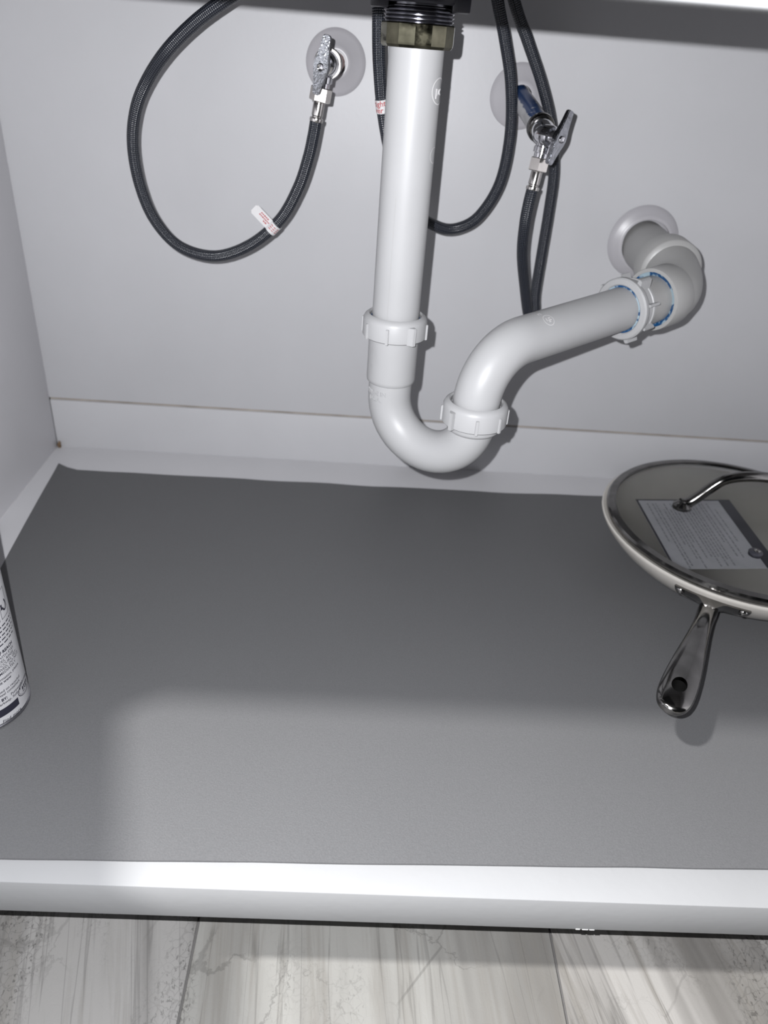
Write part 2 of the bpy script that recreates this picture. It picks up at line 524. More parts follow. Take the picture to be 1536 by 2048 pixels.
# ---------------------------------------------------------------- cabinet
XL, XR, YF = -0.390, 0.560, -0.560
cab = thing('sink_cabinet', 'pale grey painted sink base cabinet, open, seen from the front', 'cabinet', (0.085, -0.28, FZ))
box('back_panel', (XL-0.018, 0.0, 0.0645), (XR+0.018, 0.012, 0.66), 'paint', cab, 0.0008)
box('back_cleat', (XL, 0.0, -0.001), (XR, 0.012, 0.0615), 'paint', cab, 0.0008)
box('back_gap_filler', (XL, 0.0025, 0.058), (XR, 0.0115, 0.068), 'wood_gap', cab, 0)
box('side_panel', (XL-0.018, YF, FZ+0.002), (XL, 0.0, 0.66), 'paint_side', cab, 0.0008)
box('side_panel', (XR, YF, FZ+0.002), (XR+0.018, 0.0, 0.66), 'paint_side', cab, 0.0008)
box('bottom_board', (XL, -0.525, -0.018), (XR, 0.0, 0.0), 'paint_shelf', cab, 0.0)
box('bottom_front_rail', (XL, YF, -0.0308), (XR, -0.5245, 0.0003), 'paint_white', cab, 0.0007)
box('top_front_rail', (XL-0.018, -0.566, 0.4652), (XR+0.018, -0.545, 0.66), 'paint_white', cab, 0.0012)
box('toe_kick', (XL, -0.472, FZ+0.001), (XR, -0.455, -0.018), 'paint', cab, 0.0005)
# open left door hanging just outside the picture
hx, hy = -0.410, -0.568
dd = Vector((0.28, -0.96, 0)).normalized(); dnv = Vector((-dd.y, dd.x, 0))
def door_piece(bm, s0, s1, z0, z1, t0, t1, bev=0.0015):
    R3 = Matrix((( dd.x, dnv.x, 0), (dd.y, dnv.y, 0), (0, 0, 1)))
    c = Vector((hx, hy, 0))+dd*((s0+s1)/2)+dnv*((t0+t1)/2)+Vector((0, 0, (z0+z1)/2))
    h = Vector(((s1-s0)/2, (t1-t0)/2, (z1-z0)/2))
    add_box(bm, c-h, c+h, bev, 2, R3)
bm = bmesh.new(); door_piece(bm, 0.05, 0.41, 0.02, 0.40, -0.013, -0.006)
door = finish('door', bm, 'paint_white', cab)
for nm, a in (('door_stile', (0, 0.06, -0.03, 0.447)), ('door_stile', (0.40, 0.46, -0.03, 0.447)), ('door_rail', (0.06, 0.40, -0.03, 0.03)), ('door_rail', (0.06, 0.40, 0.387, 0.447))):
    bm = bmesh.new(); door_piece(bm, *a, -0.019, 0.0)
    finish(nm, bm, 'paint_white', door)
# raw wood showing in the back left corner
bm = bmesh.new()
bmesh.ops.create_icosphere(bm, subdivisions=2, radius=1)
for v in bm.verts:
    k = 1+0.35*math.sin(v.co.x*5+v.co.z*7)
    v.co = Vector((XL+0.0032+v.co.x*0.0022*k, -0.003+v.co.y*0.0025*k, 0.0035+v.co.z*0.0045*k))
o = finish('corner_chip', bm, 'brown', cab); o['label'] = 'brown chip of bare wood in the corner'

bm = bmesh.new()
for i, (dx, w_, h_) in enumerate(((0.0, 0.0030, 0.0011), (0.0042, 0.0042, 0.0007), (0.0090, 0.0035, 0.0006))):
    add_box(bm, (0.1330+dx, YF-0.0003, -0.0308), (0.1330+dx+w_, YF+0.0006, -0.0308+h_), 0.0002, 1)
o = finish('paint_chip', bm, 'chip', cab); o['kind'] = 'stuff'; o['label'] = 'chipped paint on the lower edge'

# countertop and sink bowl above (above the frame)
ct = box('countertop', (XL-0.05, -0.60, 0.662), (XR+0.05, 0.02, 0.70), 'stone', None, 0.004)
tag(ct, 'pale stone countertop slab resting on the sink cabinet', 'countertop')
bm = bmesh.new()
def basin_ring(hw, hd, z, rr=0.05, n=6):
    pts = []
    for cx, cy, a in ((hw-rr, hd-rr, 0), (-hw+rr, hd-rr, PI/2), (-hw+rr, -hd+rr, PI), (hw-rr, -hd+rr, 1.5*PI)):
        for i in range(n+1):
            t = a+PI/2*i/n; pts.append(Vector((0.02+cx+rr*math.cos(t), -0.27+cy+rr*math.sin(t), z)))
    return [bm.verts.new(p) for p in pts]
rg = [basin_ring(0.33, 0.205, 0.6615), basin_ring(0.315, 0.19, 0.6615), basin_ring(0.31, 0.185, 0.535, 0.055), basin_ring(0.27, 0.145, 0.515, 0.05)]
for A, B in zip(rg, rg[1:]):
    n_ = len(A)
    for k in range(n_): bm.faces.new([A[k], A[(k+1) % n_], B[(k+1) % n_], B[k]])
bm.faces.new(rg[-1])
sk = finish('sink_basin', bm, 'sink', None, 50)
tag(sk, 'stainless sink basin hanging under the countertop above the drain', 'sink')

# ---------------------------------------------------------------- shelf liner
bm = bmesh.new()
def liner_outline():
    P = []
    back = [(-0.3724, -0.0465), (-0.362, -0.0535), (-0.3495, -0.0590), (-0.32, -0.0585), (-0.29, -0.0575), (-0.25, -0.0590), (-0.2062, -0.0570), (-0.13, -0.0580), (-0.05, -0.0565), (0.0, -0.0580), (0.0703, -0.0550), (0.14, -0.0560), (0.21, -0.0525), (0.2835, -0.0490), (0.36, -0.0500), (0.44, -0.0480), (0.52, -0.0470)]
    front = [(0.515, -0.5280), (0.43, -0.5298), (0.34, -0.5317), (0.2622, -0.5336), (0.22, -0.5349), (0.17, -0.5356), (0.12, -0.5372), (0.06, -0.5384), (0.0169, -0.5397), (-0.04, -0.5412), (-0.075, -0.5414), (-0.10, -0.5424), (-0.15, -0.5438), (-0.20, -0.5449), (-0.2332, -0.5457), (-0.29, -0.5462), (-0.331, -0.5465)]
    left = [(-0.338, -0.43), (-0.345, -0.34), (-0.3543, -0.2538), (-0.3618, -0.1748), (-0.3675, -0.11)]
    return back, front, left
bk, fr, lf = liner_outline()
# grid between back and front edges, left edge joined to the first column
def lerp_poly(poly, t):
    x0, x1 = poly[0][0], poly[-1][0]
    for a, b_ in zip(poly, poly[1:]):
        if (a[0] <= t <= b_[0]): k = (t-a[0])/(b_[0]-a[0]); return a[1]+(b_[1]-a[1])*k
    return poly[-1][1]
frs = sorted(fr); lfs = sorted([(y, x) for x, y in lf]+[(-0.0465, -0.3724), (-0.5465, -0.331)])
NX, NY = 70, 26
grid = []
for j in range(NY+1):
    row = []
    tj = j/NY
    for i in range(NX+1):
        ti = i/NX
        xb = -0.3724+(0.52+0.3724)*ti; xf = -0.331+(0.515+0.331)*ti
        yb = lerp_poly(bk, xb); yf = lerp_poly(frs, xf)
        y = yb+(yf-yb)*tj
        xl = None
        yl = -0.0465+(-0.5465+0.0465)*tj
        for a, b_ in zip(lfs, lfs[1:]):
            if a[0]-1e-9 <= yl <= b_[0]+1e-9: xl = a[1]+(b_[1]-a[1])*(yl-a[0])/(b_[0]-a[0])
        xr = 0.52+(0.515-0.52)*tj
        x = xl+(xr-xl)*ti
        edge = math.exp(-(tj*(1-0.0))*18)*0.0003*(1+math.sin(ti*60)) + (0.0006*math.exp(-((ti)*60)**2-(tj*30)**2))
        edge += math.exp(-(1-tj)*40)*0.0002*(1+math.sin(ti*75+1))
        row.append((x, y, 0.0004+edge))
    grid.append(row)
TH = 0.0013
top = [[bm.verts.new((x, y, z+TH)) for x, y, z in r] for r in grid]
bot = [[bm.verts.new((x, y, z)) for x, y, z in r] for r in grid]
for j in range(NY):
    for i in range(NX):
        bm.faces.new([top[j][i], top[j+1][i], top[j+1][i+1], top[j][i+1]])
        bm.faces.new([bot[j][i], bot[j][i+1], bot[j+1][i+1], bot[j+1][i]])
for i in range(NX):
    bm.faces.new([top[0][i], top[0][i+1], bot[0][i+1], bot[0][i]]); bm.faces.new([top[NY][i+1], top[NY][i], bot[NY][i], bot[NY][i+1]])
for j in range(NY):
    bm.faces.new([top[j+1][0], top[j][0], bot[j][0], bot[j+1][0]]); bm.faces.new([top[j][NX], top[j+1][NX], bot[j+1][NX], bot[j][NX]])
o = finish('shelf_liner', bm, 'mat', None, 60)
tag(o, 'dark grey shelf liner sheet spread over the cabinet bottom', 'shelf liner')

# ---------------------------------------------------------------- sink strainer tail above the tailpiece
TX, TY = 0.0, -0.226
st = thing('sink_strainer', 'dark threaded sink strainer outlet with dull brass nut above the white tailpiece', 'strainer', (TX, TY, 0.4455))
prof = [(0.0195, 0.452), (0.0225, 0.452)]
z = 0.452
while z < 0.4695:
    prof += [(0.0238, z+0.0009), (0.0238, z+0.0013), (0.0224, z+0.0020)]
    z += 0.00225
prof += [(0.0225, 0.50), (0.0195, 0.50)]
lathe('threaded_outlet', (TX, TY, 0), (0, 0, 1), prof, 'thread', st, 64, 30, closed=True)
lathe('locknut', (TX, TY, 0), (0, 0, 1), [(0.0242, 0.4708), (0.0275, 0.4708), (0.0285, 0.472), (0.0285, 0.488), (0.0242, 0.488)], 'black_nut', st, 48, 30, closed=True)
for ang in (0.35, 2.4, 4.3):
    bm = bmesh.new()
    c, s_ = math.cos(ang-PI/4), math.sin(ang-PI/4)
    add_box(bm, (TX+c*0.029-0.006, TY+s_*0.029-0.006, 0.4672), (TX+c*0.029+0.006, TY+s_*0.029+0.006, 0.485), 0.001)
    finish('locknut_lug', bm, 'black_nut', st)
lathe('bowl_flange', (TX, TY, 0), (0, 0, 1), [(0.02, 0.488), (0.03, 0.489), (0.045, 0.505), (0.05, 0.5145), (0.02, 0.5145)], 'thread', st, 48, 30, closed=True)
bm = bmesh.new()
add_lathe(bm, (TX, TY, 0), (0, 0, 1), [(0.0192, 0.4458), (0.0236, 0.4458), (0.0249, 0.4474), (0.0252, 0.4490), (0.0252, 0.4592), (0.0246, 0.4600), (0.0226, 0.4600), (0.0226, 0.4540), (0.0192, 0.4530)], 14, (0.35, -1, 0), True)
finish('slip_nut', bm, 'brass', st, 12)

# ---------------------------------------------------------------- white drain trap
trap = thing('drain_trap', 'white plastic sink trap with tailpiece, bend and arm running to the wall', 'drain pipe', (TX, TY, 0.13))
RT = 0.01905
tail = lathe('tailpiece', (TX, TY, 0), (0, 0, 1), [(0.0172, 0.4530), (RT, 0.4530), (RT, 0.2300), (0.0172, 0.2300)], 'pvc', trap, 64, 40, closed=True)
CAMDIR = Vector((CAM.x-TX, CAM.y-TY, 0)).normalized()
def emblem(bm, org, axis, r, th, h, size, hint, full=True):
    add_wrapped(bm, ring_flat(0, 0, size, size, size*0.10, 30, 0.0, *( (0, 2*PI) if full else (PI*0.35, PI*1.65))), org, axis, r, th, h, hint, 0.00035)
# raised mould marks on the right flank of the tailpiece
bm = bmesh.new()
emblem(bm, (TX, TY, 0), (0, 0, 1), RT, math.radians(66), 0.4215, 0.0085, CAMDIR)
add_wrapped(bm, text_flat('pc', 0.009, 0.0002, align='CENTER'), (TX, TY, 0), (0, 0, 1), RT, math.radians(66), 0.4190, CAMDIR)
finish('mould_mark', bm, 'tag', tail, 0)
bm = bmesh.new()
emblem(bm, (TX, TY, 0), (0, 0, 1), RT, math.radians(70), 0.381, 0.0055, CAMDIR, False)
finish('mould_mark', bm, 'tag', tail, 0)

bm = bmesh.new()
add_wrapped(bm, rect_flat(-0.00012, 0.258, 0.00012, 0.352, 1), (TX, TY, 0), (0, 0, 1), RT, math.radians(-20), 0.0, CAMDIR, 0.00015)
finish('mould_seam', bm, 'pvc_grey', tail, 0)

def slip_nut(name, org, axis, hint, ro=0.0262, h=0.0148, ri=0.0206, ribs=8, big=(0, 3), ph=0.0, mat='pvc', rib_h=0.0125, parent=trap, flat=False):
    """org = nut lower face centre, axis = towards the rounded lip"""
    prof_n = [(ri+0.0015, 0), (ro-0.0006, 0), (ro, 0.0006), (ro, h-0.0045), (ro-0.0012, h-0.0020), (ro-0.0032, h-0.0004), (ri+0.0012, h), (ri, h-0.001), (ri, h-0.006)]
    if flat: prof_n = [(ri+0.0010, 0), (ro-0.0032, 0), (ro-0.0028, 0.0004), (ro-0.0028, 0.0022), (ro-0.0036, 0.0028), (ro-0.0036, h-0.0062), (ro-0.0004, h-0.0058), (ro, h-0.0050), (ro, h-0.0016), (ro-0.0012, h-0.0003), (ri+0.0010, h), (ri, h-0.0008), (ri, h-0.006)]
    o = lathe(name, org, axis, prof_n, mat, parent, 64, 30, hint, closed=True)
    u, v, a = frame(axis, hint)
    for k in range(ribs):
        th = ph+2*PI*k/ribs
        e = u*math.cos(th)+v*math.sin(th); t = a.cross(e)
        w2, d, hh = (0.0017, 0.0034, h-0.0035) if k in big else (0.0012, 0.0014, rib_h)
        if flat: d += 0.0038
        bm = bmesh.new()
        b0 = Vector(org)+e*(ro-(0.0042 if flat else 0.0006))-a*0.0004
        vs_ = []
        for zz in (0, hh):
            sh = 0.0 if zz == 0 else 0.0
            vs_.append([bm.verts.new(b0+a*zz+t*(-w2*(2.6 if k in big else 1.1))), bm.verts.new(b0+a*zz+t*(w2*1.1)),
                        bm.verts.new(b0+a*zz+t*w2+e*(d+0.0006-sh)), bm.verts.new(b0+a*zz+t*(-w2*(0.7 if k in big else 0.9))+e*(d+0.0006-sh))])
        for i in range(4): bm.faces.new([vs_[0][i], vs_[0][(i+1) % 4], vs_[1][(i+1) % 4], vs_[1][i]])
        bm.faces.new(vs_[0][::-1]); bm.faces.new(vs_[1])
        bmesh.ops.bevel(bm, geom=bm.edges[:], offset=0.00035, segments=2, affect='EDGES')
        finish('nut_lug', bm, mat, o, 40)
    return o

slip_nut('slip_nut', (TX, TY, 0.2440), (0, 0, 1), CAMDIR, h=0.0180, ph=math.radians(-12), big=(1, 5))
lathe('seal_washer', (TX, TY, 0), (0, 0, 1), [(0.0191, 0.2535), (0.0205, 0.2535), (0.0205, 0.2585), (0.0191, 0.2585)], 'primer_ring', trap, 48, 40, closed=True)

# J bend: down leg, arc, short up leg
L2 = Vector((0.068, -0.271, 0))                      # axis of the rising leg
e2 = Vector((L2.x-TX, L2.y-TY, 0)); S = e2.length; e2.normalize()
RB = S/2; ZC = 0.1925
path = [Vector((TX, TY, 0.236-0.004*i)) for i in range(10)]
path = [p for p in path if p.z > ZC+0.003]
for i in range(0, 25):
    t = PI*i/24
    path.append(Vector((TX, TY, ZC))+e2*(RB-RB*math.cos(t))+Vector((0, 0, -RB*math.sin(t))))
path.append(Vector((L2.x, L2.y, ZC+0.008)))
RJ = 0.0183
jb = tube('j_bend', path, RJ, 'pvc', trap, 48)
lathe('socket', (TX, TY, 0), (0, 0, 1), [(0.0182, 0.2045), (0.0196, 0.2045), (0.0203, 0.2052), (0.0206, 0.2080), (0.0206, 0.2450), (0.0182, 0.2450)], 'pvc', jb, 64, 40, closed=True)
lathe('socket', (L2.x, L2.y, 0), (0, 0, 1), [(0.0180, 0.1845), (0.0196, 0.1845), (0.0214, 0.1862), (0.0218, 0.1875), (0.0218, 0.2050), (0.0190, 0.2050)], 'pvc', jb, 64, 40, closed=True)
bm = bmesh.new()
add_wrapped(bm, text_flat('MADE IN', 0.0052, 0.0004, align='CENTER', bold=0.00005), (TX, TY, 0), (0, 0, 1), RJ, math.radians(-42), 0.1955, CAMDIR)
add_wrapped(bm, text_flat('U.S.A.', 0.0052, 0.0004, align='CENTER', bold=0.00005), (TX, TY, 0), (0, 0, 1), RJ, math.radians(-42), 0.1900, CAMDIR)
finish('raised_lettering', bm, 'pvc', jb, 0)
bm = bmesh.new()
for dx, dz, hw, hh in ((-4.5, 9.5, 0.5, 1.4), (-2.5, 9.5, 0.4, 1.5), (-0.5, 9.0, 0.6, 1.3), (-7, 5.5, 0.7, 1.6), (-4.5, 5.5, 0.5, 2.0), (-2.8, 4.6, 0.9, 0.4), (-1.4, 5.6, 0.5, 1.8), (0.6, 4.8, 0.5, 1.6), (-6, 1.6, 1.0, 0.5), (-3.6, 1.2, 0.5, 1.2), (-1.5, 1.0, 0.9, 0.5), (0.6, 0.6, 0.4, 1.2), (2.4, 0.2, 0.8, 0.5), (-5.5, -5.4, 0.4, 1.6), (-3.8, -5.4, 0.4, 1.6)):
    add_wrapped(bm, rect_flat((dx-hw)/1000, (dz-hh)/1000, (dx+hw)/1000, (dz+hh)/1000, 2), (TX, TY, 0), (0, 0, 1), 0.0206, math.radians(-42), 0.2255, CAMDIR, 0.0003)
finish('raised_lettering', bm, 'pvc', jb, 0)

slip_nut('slip_nut', (L2.x, L2.y, 0.1915), (0, 0, 1), Vector((CAM.x-L2.x, CAM.y-L2.y, 0)).normalized(), ph=math.radians(-38), big=(0, 4), h=0.0185)

# trap arm: up leg, elbow, straight run to the wall fitting
A1 = Vector((0.2425, -0.1400, 0.2690))
ad = Vector((A1.x-L2.x, A1.y-L2.y, 0)).normalized()
slope = 0.075
RE = 0.046
ctr = Vector((L2.x, L2.y, 0.2070))+ad*RE
arm = [Vector((L2.x, L2.y, z_)) for z_ in (0.1960, 0.2000, 0.2040)]
tend = PI/2-math.atan(slope)
for i in range(0, 21):
    t = tend*i/20
    arm.append(ctr-ad*(RE*math.cos(t))+Vector((0, 0, RE*math.sin(t))))
dirA = (ad+Vector((0, 0, slope))).normalized()
last = arm[-1]
Lrun = (Vector((A1.x, A1.y, 0))-Vector((last.x, last.y, 0))).length
for k in range(1, 9): arm.append(last+dirA*(Lrun*k/8/ dirA.dot(ad)))
RA = 0.0190
ta = tube('trap_arm', arm, RA, 'pvc', trap, 48)
pA = arm[-1]                                          # where the arm ends inside the hub
hA = Vector((CAM.x-last.x, CAM.y-last.y, CAM.z-last.z)).normalized()
hA = (hA-dirA*hA.dot(dirA)).normalized()
bm = bmesh.new()
org = last
# wrapped on the arm: axis reversed so that the mark faces the viewer
emblem(bm, org, dirA, RA, math.radians(-28), 0.0165, 0.0052, hA)
for dx, dz, hw, hh in ((-1.5, 1.5, 0.5, 1.2), (0.4, 1.2, 0.5, 1.8), (1.8, 0.4, 0.5, 1.0), (-0.6, -1.8, 1.4, 0.4), (-9.0, -3.0, 0.5, 1.4), (-8.0, -4.3, 1.1, 0.4), (-8.0, -1.8, 1.1, 0.4)):
    add_wrapped(bm, rect_flat((dx-hw)/1000, (dz-hh)/1000, (dx+hw)/1000, (dz+hh)/1000, 2), org, dirA, RA, math.radians(-28), 0.0165, hA, 0.0003)
finish('mould_mark', bm, 'tag', ta, 0)

# adapter nut at the end of the arm, then the coupling and the wall elbow
N3 = pA-dirA*0.055
slip_nut('slip_nut', N3+dirA*0.0180, -dirA, hA, ro=0.0272, h=0.0180, ri=0.0208, ribs=8, big=(0, 2, 5), ph=0.6, rib_h=0.0135, flat=True)
lathe('seal_washer', N3, dirA, [(0.0191, 0.0012), (0.0207, 0.0012), (0.0207, 0.0060), (0.0191, 0.0060)], 'primer_ring', trap, 48, 40, closed=True)
lathe('adapter', N3, dirA, [(0.0192, 0.010), (0.0225, 0.010), (0.0225, 0.0225), (0.0212, 0.0240), (0.0212, 0.062), (0.0192, 0.062)], 'pvc_grey', trap, 56, 40, closed=True)
H0 = N3+dirA*0.0440                                    # face of the elbow hub
hub = bmesh.new()
add_lathe(hub, H0, dirA, [(0.0214, 0.012), (0.0246, 0.0), (0.0276, 0.0), (0.0280, 0.0008), (0.0280, 0.0240), (0.0270, 0.0265), (0.0235, 0.0275)], 56, hA)
lathe('primer_ring', H0, dirA, [(0.0213, 0.0018), (0.0245, 0.0004), (0.0240, 0.004), (0.0213, 0.004)], 'primer_ring', trap, 48, 40, closed=True)
WALL = Vector((0.2660, 0.0, 0.2835))
E1 = H0+dirA*0.0430                                    # corner of the elbow
E1b = Vector((0.2660, E1.y+0.030, 0.2800))
sd = (WALL-E1b).normalized()
q0 = H0+dirA*0.022
pth = []
for i in range(13):
    t = i/12
    pth.append(q0*(1-t)**2+E1*2*t*(1-t)+(E1b+sd*0.004)*t*t)
add_tube(hub, pth, 0.0262, 48, True)
add_lathe(hub, E1b-sd*0.004, sd, [(0.0245, -0.002), (0.0285, 0.0), (0.0295, 0.0012), (0.0295, 0.022), (0.0288, 0.0228), (0.0243, 0.0228)], 56)
finish('wall_elbow', hub, 'pvc_grey', trap, 40)
lathe('wall_stub', E1b, sd, [(0.0215, 0.0), (0.0241, 0.0), (0.0241, (WALL-E1b).length+0.002), (0.0215, (WALL-E1b).length+0.002)], 'pvc_grey', trap, 56, 40, closed=True)

# ---------------------------------------------------------------- escutcheons on the back panel
def escutcheon(cx, cz, rx, ri, label, depth=0.0105):
    prof = [(ri, -depth), (ri+0.0015, -depth-0.0002), (ri+0.004, -depth+0.0012), (rx*0.62, -depth*0.62), (rx*0.85, -depth*0.40), (rx*0.96, -depth*0.22), (rx, -0.0012), (rx-0.0004, -0.0002), (ri, -0.0002)]
    o = lathe('pipe_escutcheon', (cx, 0.0, cz), (0, 1, 0), prof, 'escutcheon', None, 72, 50, closed=True)
    return tag(o, label, 'escutcheon', 'pipe escutcheons on the back panel')
escutcheon(-0.0652, 0.4275, 0.0282, 0.0105, 'round white escutcheon behind the left shutoff valve')
escutcheon(0.1126, 0.4114, 0.0288, 0.0105, 'round white escutcheon behind the right shutoff valve with blue smeared stub')
escutcheon(0.2650, 0.2860, 0.0372, 0.0250, 'large round white escutcheon around the drain stub', 0.013)

# ---------------------------------------------------------------- shutoff valves
def add_hex(bm, org, axis, af, h, hint, ch=0.0009):
    r = af/math.sqrt(3)
    add_lathe(bm, org, axis, [(0, 0), (r-ch, 0), (r, ch*0.7), (r, h-ch*0.7), (r-ch, h), (0, h)], 6, hint)

def valve(name, label, wall, body, handle_axis, outlet, lever_dir, stub_mat, stub_r, group):
    wall = Vector(wall); body = Vector(body); ha = Vector(handle_axis).normalized(); out = Vector(outlet).normalized()
    ld = Vector(lever_dir); ld = (ld-ha*ld.dot(ha)).normalized(); ls = ha.cross(ld)
    t = thing(name, label, 'valve', body, group)
    sdir = (body-wall).normalized(); sl = (body-wall).length
    lathe('supply_stub', wall-sdir*0.001, sdir, [(stub_r-0.001, 0), (stub_r, 0), (stub_r, sl-0.012), (stub_r-0.001, sl-0.012)], stub_mat, t, 40, 40, (0, 0, -1), closed=True)
    lathe('stub_collar', body-sdir*0.024, sdir, [(stub_r, 0), (0.0118, 0), (0.0122, 0.0012), (0.0122, 0.0062), (0.0116, 0.0072), (stub_r, 0.0072)], 'dark_steel', t, 40, 35, closed=True)
    bm = bmesh.new()
    add_lathe(bm, body-sdir*0.018, sdir, [(0, 0), (0.0098, 0), (0.0104, 0.002), (0.0100, 0.010), (0.0090, 0.016), (0.0, 0.018)], 40)
    add_lathe(bm, body-ha*0.004, ha, [(0, -0.004), (0.0085, -0.003), (0.0092, 0.0), (0.0092, 0.0105), (0.0080, 0.0125), (0.0058, 0.0128), (0.0056, 0.0185), (0, 0.0185)], 40)
    add_lathe(bm, body, out, [(0, 0), (0.0070, 0.0), (0.0070, 0.0085), (0.0078, 0.0090), (0.0078, 0.0135), (0.0064, 0.0140), (0.0064, 0.0174), (0, 0.0174)], 36)
    finish('valve_body', bm, 'chrome', t, 35)
    # lever
    bm = bmesh.new()
    c0 = body+ha*0.0145
    prof = [(-0.0230, 0.0028), (-0.0215, 0.0036), (-0.014, 0.0043), (-0.008, 0.0052), (-0.004, 0.0064), (0.0, 0.0069), (0.004, 0.0064), (0.008, 0.0052), (0.014, 0.0042), (0.0195, 0.0034), (0.0210, 0.0026)]
    tp = []; bt = []
    for s_, w_ in prof:
        th_ = 0.0056-0.0016*abs(s_)/0.023
        tp.append((bm.verts.new(c0-ld*s_-ls*w_*0.86+ha*th_), bm.verts.new(c0-ld*s_+ls*w_*0.86+ha*th_)))
        bt.append((bm.verts.new(c0-ld*s_-ls*w_), bm.verts.new(c0-ld*s_+ls*w_)))
    for i in range(len(prof)-1):
        bm.faces.new([tp[i][0], tp[i][1], tp[i+1][1], tp[i+1][0]]); bm.faces.new([bt[i][0], bt[i+1][0], bt[i+1][1], bt[i][1]])
        bm.faces.new([tp[i][0], tp[i+1][0], bt[i+1][0], bt[i][0]]); bm.faces.new([tp[i][1], bt[i][1], bt[i+1][1], tp[i+1][1]])
    bm.faces.new([tp[0][0], bt[0][0], bt[0][1], tp[0][1]]); bm.faces.new([tp[-1][0], tp[-1][1], bt[-1][1], bt[-1][0]])
    bmesh.ops.recalc_face_normals(bm, faces=bm.faces[:])
    sharp = [e for e in bm.edges if len(e.link_faces) == 2 and e.calc_face_angle() > 0.6]
    bmesh.ops.bevel(bm, geom=sharp, offset=0.0006, segments=2, affect='EDGES')
    lev = finish('lever', bm, 'cast_chrome', t, 30)
    lathe('screw', c0+ha*0.0050, ha, [(0, 0), (0.0030, 0), (0.0030, 0.0010), (0.0024, 0.0018), (0.0012, 0.0014), (0, 0.0014)], 'chrome', lev, 24, 35)
    return t, body+out*0.0175, out

V1, n1p, o1 = valve('shutoff_valve', 'chrome shutoff valve on the left escutcheon, lever facing the viewer', (-0.0652, 0, 0.4275), (-0.0688, -0.100, 0.4285),
                    (-0.17, -1, -0.10), (-0.17, 0.0, -1), (0.22, 0, 1), 'copper', 0.0085, 'chrome shutoff valves')
V2, n2p, o2 = valve('shutoff_valve', 'chrome shutoff valve on the blue smeared stub, lever turned to the right', (0.1126, 0, 0.4120), (0.1232, -0.104, 0.3880),
                    (0.50, -0.86, -0.02), (-0.12, -0.08, -1), (0.34, 0.1, 1), 'primer_stub', 0.0098, 'chrome shutoff valves')

# ---------------------------------------------------------------- braided hoses
RH = 0.0053
def coupling(parent, p, d, hint):
    """hex nut, ferrule and crimp ring at the start of a hose; returns where the braid starts"""
    d = Vector(d).normalized()
    bm = bmesh.new(); add_hex(bm, p, d, 0.0158, 0.0108, hint)
    finish('coupling_nut', bm, 'nickel', parent, 25)
    lathe('ferrule', p, d, [(0, 0.0100), (0.0046, 0.0100), (0.0050, 0.0112), (0.0050, 0.0215), (0.0044, 0.0222), (0.0044, 0.0230), (0.0058, 0.0236), (0.0060, 0.0250), (0.0058, 0.0264), (0.0050, 0.0268), (0, 0.0268)], 'ferrule', parent, 36, 35)
    return Vector(p)+d*0.0262

h1 = thing('braided_hose', 'dark braided supply hose looping left with a white flag tag', 'hose', (-0.16, -0.09, 0.26), 'braided supply hoses')
s1 = coupling(h1, n1p, o1, (-0.5, -1, 0))
H1 = [s1, s1+o1*0.012, (-0.0820, -0.1, 0.3565), (-0.0908, -0.098, 0.3308), (-0.1079, -0.095, 0.3012), (-0.1368, -0.09, 0.2757), (-0.1712, -0.085, 0.2620), (-0.2052, -0.08, 0.2675), (-0.2274, -0.078, 0.2897), (-0.2384, -0.078, 0.3198), (-0.2408, -0.08, 0.3533), (-0.2339, -0.085, 0.3821), (-0.2204, -0.09, 0.406), (-0.1993, -0.1, 0.4294), (-0.1746, -0.105, 0.4502), (-0.149, -0.11, 0.4669), (-0.120, -0.105, 0.484), (-0.095, -0.080, 0.502), (-0.080, -0.052, 0.540), (-0.075, -0.048, 0.60), (-0.075, -0.048, 0.66)]
p1 = catmull(H1, 8)
hs1 = tube('hose', p1, RH, 'hose', h1, 28)

h2 = thing('braided_hose', 'dark braided hose hanging in a loop behind the white tailpiece', 'hose', (0.045, -0.07, 0.295), 'braided supply hoses')
H2 = [(-0.034, -0.048, 0.66), (-0.034, -0.048, 0.55), (-0.031, -0.080, 0.503), (-0.0281, -0.1, 0.4756), (-0.025, -0.1, 0.4344), (-0.0177, -0.095, 0.39), (-0.0048, -0.085, 0.3495), (0.0174, -0.075, 0.3140), (0.0431, -0.065, 0.2988), (0.0633, -0.058, 0.2987), (0.0816, -0.055, 0.311), (0.0971, -0.052, 0.341), (0.1006, -0.05, 0.382), (0.0951, -0.05, 0.4223), (0.0844, -0.05, 0.4561), (0.0733, -0.052, 0.4844), (0.050, -0.055, 0.55), (0.030, -0.055, 0.66)]
p2 = catmull(H2, 8)
tube('hose', p2, RH, 'hose', h2, 28)

h3 = thing('braided_hose', 'dark braided supply hose dropping from the right valve behind the trap arm', 'hose', (0.146, -0.063, 0.20), 'braided supply hoses')
s3 = coupling(h3, n2p, o2, (-0.20, -1, 0))
H3 = [s3, s3+o2*0.010, (0.1168, -0.1050, 0.3150), (0.1208, -0.0950, 0.2860), (0.1325, -0.080, 0.2480), (0.1410, -0.072, 0.2230), (0.1480, -0.063, 0.2120), (0.1515, -0.055, 0.2200), (0.1497, -0.050, 0.2380), (0.1503, -0.045, 0.2754), (0.1516, -0.038, 0.3173), (0.1506, -0.034, 0.3532), (0.1413, -0.032, 0.3916), (0.1269, -0.032, 0.4236), (0.1066, -0.035, 0.4576), (0.0891, -0.04, 0.4859), (0.060, -0.045, 0.55), (0.045, -0.045, 0.66)]
p3 = catmull(H3, 8)
tube('hose', p3, RH, 'hose', h3, 28)

